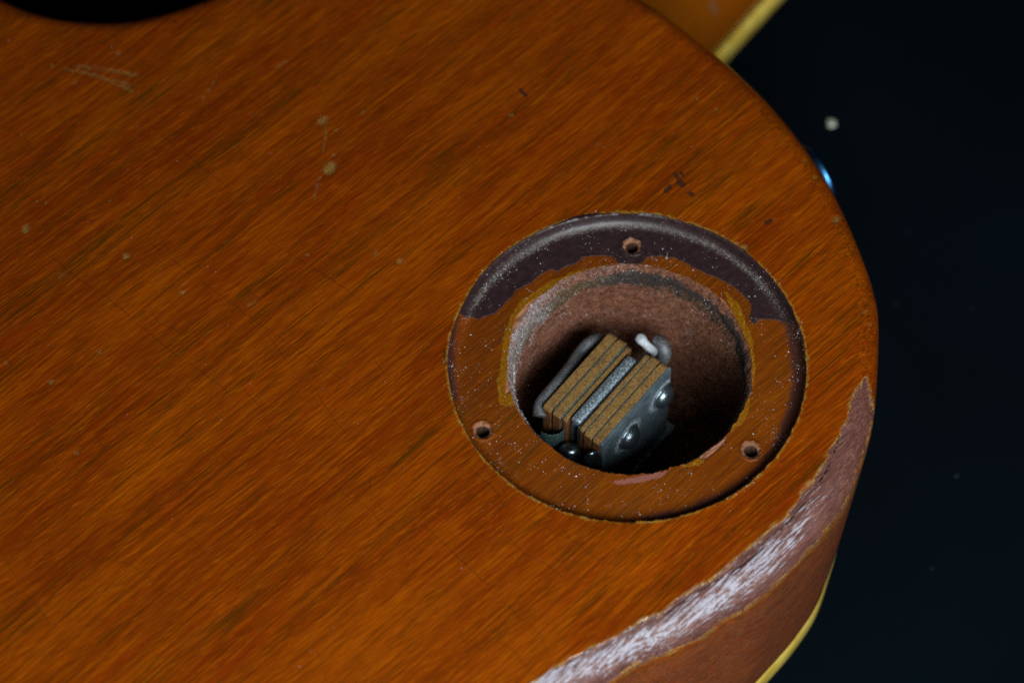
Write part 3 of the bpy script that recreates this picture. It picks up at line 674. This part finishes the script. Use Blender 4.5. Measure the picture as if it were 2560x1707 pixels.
for nm, c0, c1, a0, a1, dz, mt in stack:
    thick = (c1-c0)*S_
    o = plate(nm, c0*S_, c1*S_, a0, a1, ZT+dz, ZBOT, M[mt], bev=min(.14, thick*.3), cut_corner=.55 if mt == 'fibre' else .3)
    autosmooth(o)
# frame bar between the two halves: folded steel, dusty top
def frame_bar():
    bm = bmesh.new(); prof = [(.435, -1.4), (.435, .06), (.45, .20), (.49, .30), (.535, .27), (.565, .14), (.580, -.05), (.580, -1.4)]
    rows = []
    for a_, d in ((1.0, -.35), (1.25, -.05), (1.6, 0), (8, .05), (15.2, 0), (15.9, -.12), (16.2, -.5)):
        rows.append([bm.verts.new(Vector(sw(a_, c*S_, ZT+.25+z+d))*.001) for c, z in prof])
    for A_, B_ in zip(rows[:-1], rows[1:]):
        for i in range(len(prof)-1): bm.faces.new((A_[i], A_[i+1], B_[i+1], B_[i]))
    bm.faces.new(rows[0]); bm.faces.new(rows[-1][::-1]); bmesh.ops.recalc_face_normals(bm, faces=bm.faces)
    bmesh.ops.subdivide_edges(bm, edges=list(bm.edges), cuts=1, use_grid_fill=True)
    return link("frame_bar", bm_mesh("frame_bar", bm, True), M['bar'], switch, "dusty grey steel bar between the two stacks")
frame_bar()
autosmooth(plate("frame_strip", .585*S_, .606*S_, .2, 18.6, ZT+.12, ZBOT, M['lug'], bev=.06, cut_corner=.3))
autosmooth(plate("frame_web", .42*S_, .45*S_, 1.2, 16.4, ZT-1.3, ZBOT, M['metal'], bev=.06))
# side plate with two domed rivets
def side_plate():
    bm = bmesh.new(); c0, c1 = .984*S_, 1.03*S_
    na, nz_ = 40, 40; grid = {}
    for i in range(na+1):
        for j in range(nz_+1):
            a_ = .15+18.3*i/na; z = ZT+.05-(ZT-ZBOT)*j/nz_
            grid[i, j] = bm.verts.new(Vector(sw(a_, c1, z))*.001)
    for i in range(na):
        for j in range(nz_): bm.faces.new((grid[i, j], grid[i+1, j], grid[i+1, j+1], grid[i, j+1]))
    r = bmesh.ops.extrude_face_region(bm, geom=list(bm.faces)); mv = Vector((-C_[0], -C_[1], 0))*(c1-c0)*.001
    bmesh.ops.translate(bm, verts=[e for e in r['geom'] if isinstance(e, bmesh.types.BMVert)], vec=mv)
    bmesh.ops.recalc_face_normals(bm, faces=bm.faces)
    me = bm_mesh("side_plate", bm); co = np.empty(len(me.vertices)*3); me.vertices.foreach_get('co', co); co = co.reshape(-1, 3)*1000
    w = np.zeros(len(co))
    for a_, z in RIV:
        p = np.array(sw(a_, c1, z)); d = np.linalg.norm(co-p, axis=1); w = np.maximum(w, np.clip(1.05-np.abs(d-2.3)/2.4, 0, .74))
    w = np.maximum(w, .30*sstep(co[:, 2]+ZF, -18, -12)); w = np.where(co[:, 2]+ZF > ZT-.3, .18, w)
    at = me.attributes.new('dust_sheen', 'FLOAT', 'POINT'); at.data.foreach_set('value', w.astype(np.float32))
    return link("side_plate", me, M['metal'], switch, "dark dusty steel side plate with two domed rivets")
RIV = [(7.0, ZT-6.4), (16.2, ZT-5.6)]
sp = side_plate()
for k, (a_, z) in enumerate(RIV):
    bm = lathe([(2.45, -.1), (2.5, .14), (2.35, .36), (2.1, .46), (1.98, .85), (1.65, 1.28), (1.2, 1.56), (.6, 1.72), (0, 1.76)], 28)
    rotm = Matrix((tuple(Vector((L_[0], L_[1], 0))), (0, 0, 1), tuple(Vector((C_[0], C_[1], 0))))).transposed().to_4x4()
    for v in bm.verts: v.co.x *= 1.02
    bmesh.ops.transform(bm, matrix=Matrix.Translation(Vector(sw(a_, 1.03*S_, z))*.001) @ rotm, verts=bm.verts)
    bmesh.ops.recalc_face_normals(bm, faces=bm.faces)
    me = bm_mesh("rivet", bm, True); co = np.empty(len(me.vertices)*3); me.vertices.foreach_get('co', co); co = co.reshape(-1, 3)*1000
    p = np.array(sw(a_, 1.03*S_, z)); hgt = (co-p) @ np.array([C_[0], C_[1], 0]); up_ = co[:, 2]-p[2]
    w = np.clip(.72-hgt*.62-.16*up_, 0, .7)
    at = me.attributes.new('dust_sheen', 'FLOAT', 'POINT'); at.data.foreach_set('value', w.astype(np.float32))
    link("rivet", me, M['rivet'], sp)
# base frame below the stack
autosmooth(plate("base_frame", -1.0, S_+1.2, -1.5, 20, ZBOT-.05, ZBOT-2.2, M['metal'], bev=.3))
bm = lathe([(0, .02), (5.5, .02), (5.5, 4.8), (0, 4.8)], 24); bmesh.ops.translate(bm, verts=bm.verts, vec=Vector(sw(8.9, 5.9, ZF))*.001)
link("bushing", bm_mesh("bushing", bm, False), M['lug'], switch)
# curved contact tips and lugs at the front end of the stack
def strip(name, pts, half, thick, mat, wdir):
    pts = smooth_path(pts, 8); bm = bmesh.new(); wd = Vector(wdir); rows = []
    for i, p in enumerate(pts):
        t = (pts[min(i+1, len(pts)-1)]-pts[max(i-1, 0)]).normalized(); nn = t.cross(wd).normalized()*thick
        h_ = half*(1 if i < len(pts)-4 else [1, .95, .8, .45][i-len(pts)+4])
        rows.append([bm.verts.new((p+wd*h_+nn)*.001), bm.verts.new((p-wd*h_+nn)*.001), bm.verts.new((p-wd*h_-nn)*.001), bm.verts.new((p+wd*h_-nn)*.001)])
    for A_, B_ in zip(rows[:-1], rows[1:]):
        for k in range(4): bm.faces.new((A_[k], A_[(k+1) % 4], B_[(k+1) % 4], B_[k]))
    bm.faces.new(rows[0]); bm.faces.new(rows[-1][::-1]); bmesh.ops.recalc_face_normals(bm, faces=bm.faces)
    o = link(name, bm_mesh(name, bm, True), mat, switch); autosmooth(o); return o
def at_px(x, y, z): p = unproject([(x, y)], z)[0]; return (p[0]-mid[0], p[1]-mid[1], z-ZF)
strip("contact_tip", [at_px(1352, 1098, -15.0), at_px(1370, 1106, -15.2), at_px(1395, 1104, -15.5), at_px(1410, 1090, -16.0), at_px(1416, 1070, -17)], 2.6, .14, M['leaf'], (0, 0, -1))
bm = lathe([(0, 1.9), (.9, 1.75), (1.6, 1.25), (2.0, .4), (2.1, -1.0), (2.0, -5), (0, -5)], 24)
bmesh.ops.transform(bm, matrix=Matrix.Translation(Vector(at_px(1424, 1132, -15.5))*.001) @ Matrix.Diagonal((1.0, .8, 1.0, 1)), verts=bm.verts)
link("solder_lug", bm_mesh("solder_lug", bm, True), M['lug'], switch, "shiny rounded solder lug at the front of the stack")
bm = lathe([(0, .35), (1.2, .3), (1.45, .05), (1.45, -.25), (0, -.3)], 24)
bmesh.ops.transform(bm, matrix=Matrix.Translation(Vector(at_px(1481, 1152, -13.5))*.001) @ Matrix.Rotation(math.radians(75), 4, 'X') @ Matrix.Rotation(math.radians(20), 4, 'Y') @ Matrix.Diagonal((1, 1.5, 1, 1)), verts=bm.verts)
link("solder_lug", bm_mesh("solder_lug", bm, True), M['lug'], switch)
# lead wires
g1 = [at_px(1349, 1040, -12.6), at_px(1352, 1012, -12.2), at_px(1372, 985, -11.8), at_px(1398, 955, -12.0), at_px(1428, 918, -12.8), at_px(1450, 885, -13.2), at_px(1475, 858, -12.6), at_px(1500, 850, -13.2), at_px(1530, 850, -15)]
link("lead_wire", bm_mesh("lead_wire", tube(smooth_path(g1, 8), 1.15, 14), True), M['wire'], switch, "grey covered wire bent along the outside of the plates")
g2 = [at_px(1597, 842, -11.5), at_px(1603, 848, -11.2), at_px(1612, 858, -11.4), at_px(1622, 868, -12.2), at_px(1630, 874, -13.5), at_px(1634, 880, -16), at_px(1632, 890, -20)]
link("lead_wire", bm_mesh("lead_wire", tube(smooth_path(g2, 6), [.15, .5, .75, .85, .9, .9, .9, .9, .9, .85, .8]+[.75]*30, 14), True), M['white'], switch, "short white covered wire end behind the stack")
g3 = [at_px(1640, 852, -14.5), at_px(1655, 860, -14.2), at_px(1662, 880, -15.0), at_px(1655, 900, -17), at_px(1645, 905, -21)]
link("lead_wire", bm_mesh("lead_wire", tube(smooth_path(g3, 6), 1.15, 14), True), M['wire'], switch)

# ------------------------------------------------------------------ strap button on the shoulder
ang = math.atan2(*(unproject([(1960, 302)], -2.7)[0, 1::-1])); i_ = int(np.argmin(np.abs(TH-ang)))
bx = B2[i_]; bn = N2[i_]
rotm = Matrix.Translation((bx[0]*.001, bx[1]*.001, (H-26.1)*.001)) @ Vector((bn[0], bn[1], 0)).to_track_quat('Z', 'Y').to_matrix().to_4x4()
def btn(name, prof, parent, label=None):
    bm = lathe(prof, 36); bmesh.ops.transform(bm, matrix=rotm, verts=bm.verts); return link(name, bm_mesh(name, bm, True), M['chrome'], parent, label)
sb = btn("strap_button", [(0, 6.6), (3.0, 6.7), (5.6, 7.3), (6.2, 8.1), (6.0, 8.7), (4.8, 9.1), (2.0, 9.3), (0, 9.3)], guitar, "metal strap button with a bluish glint painted into its colour")
btn("post", [(0, -.5), (4.6, -.5), (4.6, .8), (3.2, 2), (2.9, 6.62), (0, 6.62)], sb)

# ------------------------------------------------------------------ dust, fibres, crumbs
def scatter(name, P, Nn, sizes, mat, label, parent=None, seed=1):
    """tiny faceted grains, joined: nobody could count them"""
    r = np.random.default_rng(seed); n = len(P)
    oc = np.array([[1, 0, 0], [-1, 0, 0], [0, 1, 0], [0, -1, 0], [0, 0, 1], [0, 0, -1]], float)
    of = np.array([[0, 2, 4], [2, 1, 4], [1, 3, 4], [3, 0, 4], [2, 0, 5], [1, 2, 5], [3, 1, 5], [0, 3, 5]])
    q = r.normal(size=(n, 4)); q /= np.linalg.norm(q, axis=1)[:, None]; w, x, y, z = q.T
    Rm = np.stack([1-2*(y*y+z*z), 2*(x*y-z*w), 2*(x*z+y*w), 2*(x*y+z*w), 1-2*(x*x+z*z), 2*(y*z-x*w), 2*(x*z-y*w), 2*(y*z+x*w), 1-2*(x*x+y*y)], -1).reshape(n, 3, 3)
    sh = oc[None]*r.uniform(.6, 1.4, (n, 6, 1))*sizes[:, None, None]*np.array([1, .8, .65])
    v = np.einsum('nij,nkj->nki', Rm, sh)+(P+Nn*sizes[:, None]*.3)[:, None]
    v = v.reshape(-1, 3); v[:, 2] += H
    f = (of[None]+np.arange(n)[:, None, None]*6).reshape(-1, 3)
    o = link(name, mesh_np(name, v*.001, f, smooth=False), mat, parent, label, 'stuff'); return o
wgt = np.zeros(len(V)); area = np.ones(len(V))
wgt[kR] = .05+A['dust_sheen'][kR]*.55; wgt[kC] = A['dust_sheen'][kC]*2.6*np.where(azc > 40, 1, np.where(azc < -140, 1, .25))
wgt[kb] += .20*np.exp(-np.abs(rr_[kb]-28.6)/.25)*np.where((az[kb] < -90) | (az[kb] > 30), 1, .3)
wgt[sid >= 0] *= .1; wgt[ringi > RIM+60] = 0; wgt[ringi < 10] = 0
clump = np.clip(.25+1.9*fbm(V*.45, 4, 77), 0, 2)**1.5; wgt *= clump
pick = RNG.choice(len(V), 5600, p=wgt/wgt.sum(), replace=True)
sz = np.clip(RNG.lognormal(-3.15, .55, len(pick)), .018, .20)
d1 = scatter("dust", V[pick]+RNG.normal(0, .06, (len(pick), 3))*np.array([1, 1, .1]), NRM[pick], sz, M['dust'], "fine white sanding dust scattered over the recess and cavity", seed=2)
d1['category'] = "dust"
# loose motes on the open back
n = 90; pp = unproject(np.c_[RNG.uniform(0, 2150, n), RNG.uniform(30, 1690, n)], 0); kk = (np.hypot(pp[:, 0], pp[:, 1]) > 30) & (np.hypot(pp[:, 0]+25, pp[:, 1]) < 62) | (pp[:, 0] < -32)
kk &= (pp[:, 1] < 66); pp = pp[kk]
d2 = scatter("lint", pp, np.tile([0, 0, 1.], (len(pp), 1)), RNG.uniform(.03, .09, len(pp)), M['dust'], "tiny pale motes lying on the lacquered back", seed=5); d2['category'] = "lint"
# torn fibres on the cavity wall
def hairs(name, n, label):
    sel = kC[(azc > 20) & (azc < 75) & (zc < -5) & (zc > -14)]; c_ = RNG.choice(sel, n); vs, fs = [], []
    for q, i in enumerate(c_):
        p = V[i]; nn = NRM[i]; d = nn*RNG.uniform(.2, .8)+RNG.normal(0, .5, 3); d /= np.linalg.norm(d); ln = RNG.uniform(.4, 1.3); side = np.cross(d, RNG.normal(size=3)); side /= np.linalg.norm(side)+1e-9; side2 = np.cross(d, side); w = .022
        bend = RNG.normal(0, .25, 3); b0 = len(vs)
        for s in (0, .5, 1):
            c0 = p+d*ln*s+bend*s*s; ww = w*(1-.7*s)
            vs += [c0+side*ww, c0-side*ww*.5+side2*ww, c0-side*ww*.5-side2*ww]
        for r in (0, 3):
            for k in range(3): fs.append((b0+r+k, b0+r+(k+1) % 3, b0+r+3+(k+1) % 3, b0+r+3+k))
    v = np.array(vs); v[:, 2] += H; link(name, mesh_np(name, v*.001, np.array(fs)), M['hair'], body, label, 'stuff')
hairs("torn_fibres", 900, "fuzz of torn wood fibres on the cavity wall")
# crumb on the table and a few fainter specks
cp = unproject([(2079, 310)], -H+.4)[0]
bm = bmesh.new(); bmesh.ops.create_icosphere(bm, subdivisions=3, radius=.00085)
for v in bm.verts: v.co *= 1+.22*math.sin(v.co.x*4100+1)*math.cos(v.co.y*3700)+.1*math.sin(v.co.z*7000)
for v in bm.verts: v.co.z *= .65; v.co.y *= 1.15
crumb = link("crumb", bm_mesh("crumb", bm, True), M['crumb']); crumb.location = (cp[0]*.001, cp[1]*.001, .0005)
crumb['label'] = "small pale crumb lying on the black table beside the guitar"; crumb['category'] = "crumb"

tp = unproject([(2390, 1190), (2270, 585), (2430, 770), (2240, 760), (2500, 420), (2330, 1420)], -H+.05)
ts = scatter("table_dust", tp, np.tile([0, 0, 1.], (len(tp), 1)), np.array([.30, .22, .22, .16, .15, .2]), plain("grey_speck", (0.05, 0.07, 0.08), .9, 0, .2, 1), "faint grey specks on the black table", seed=9); ts['category'] = "dust"
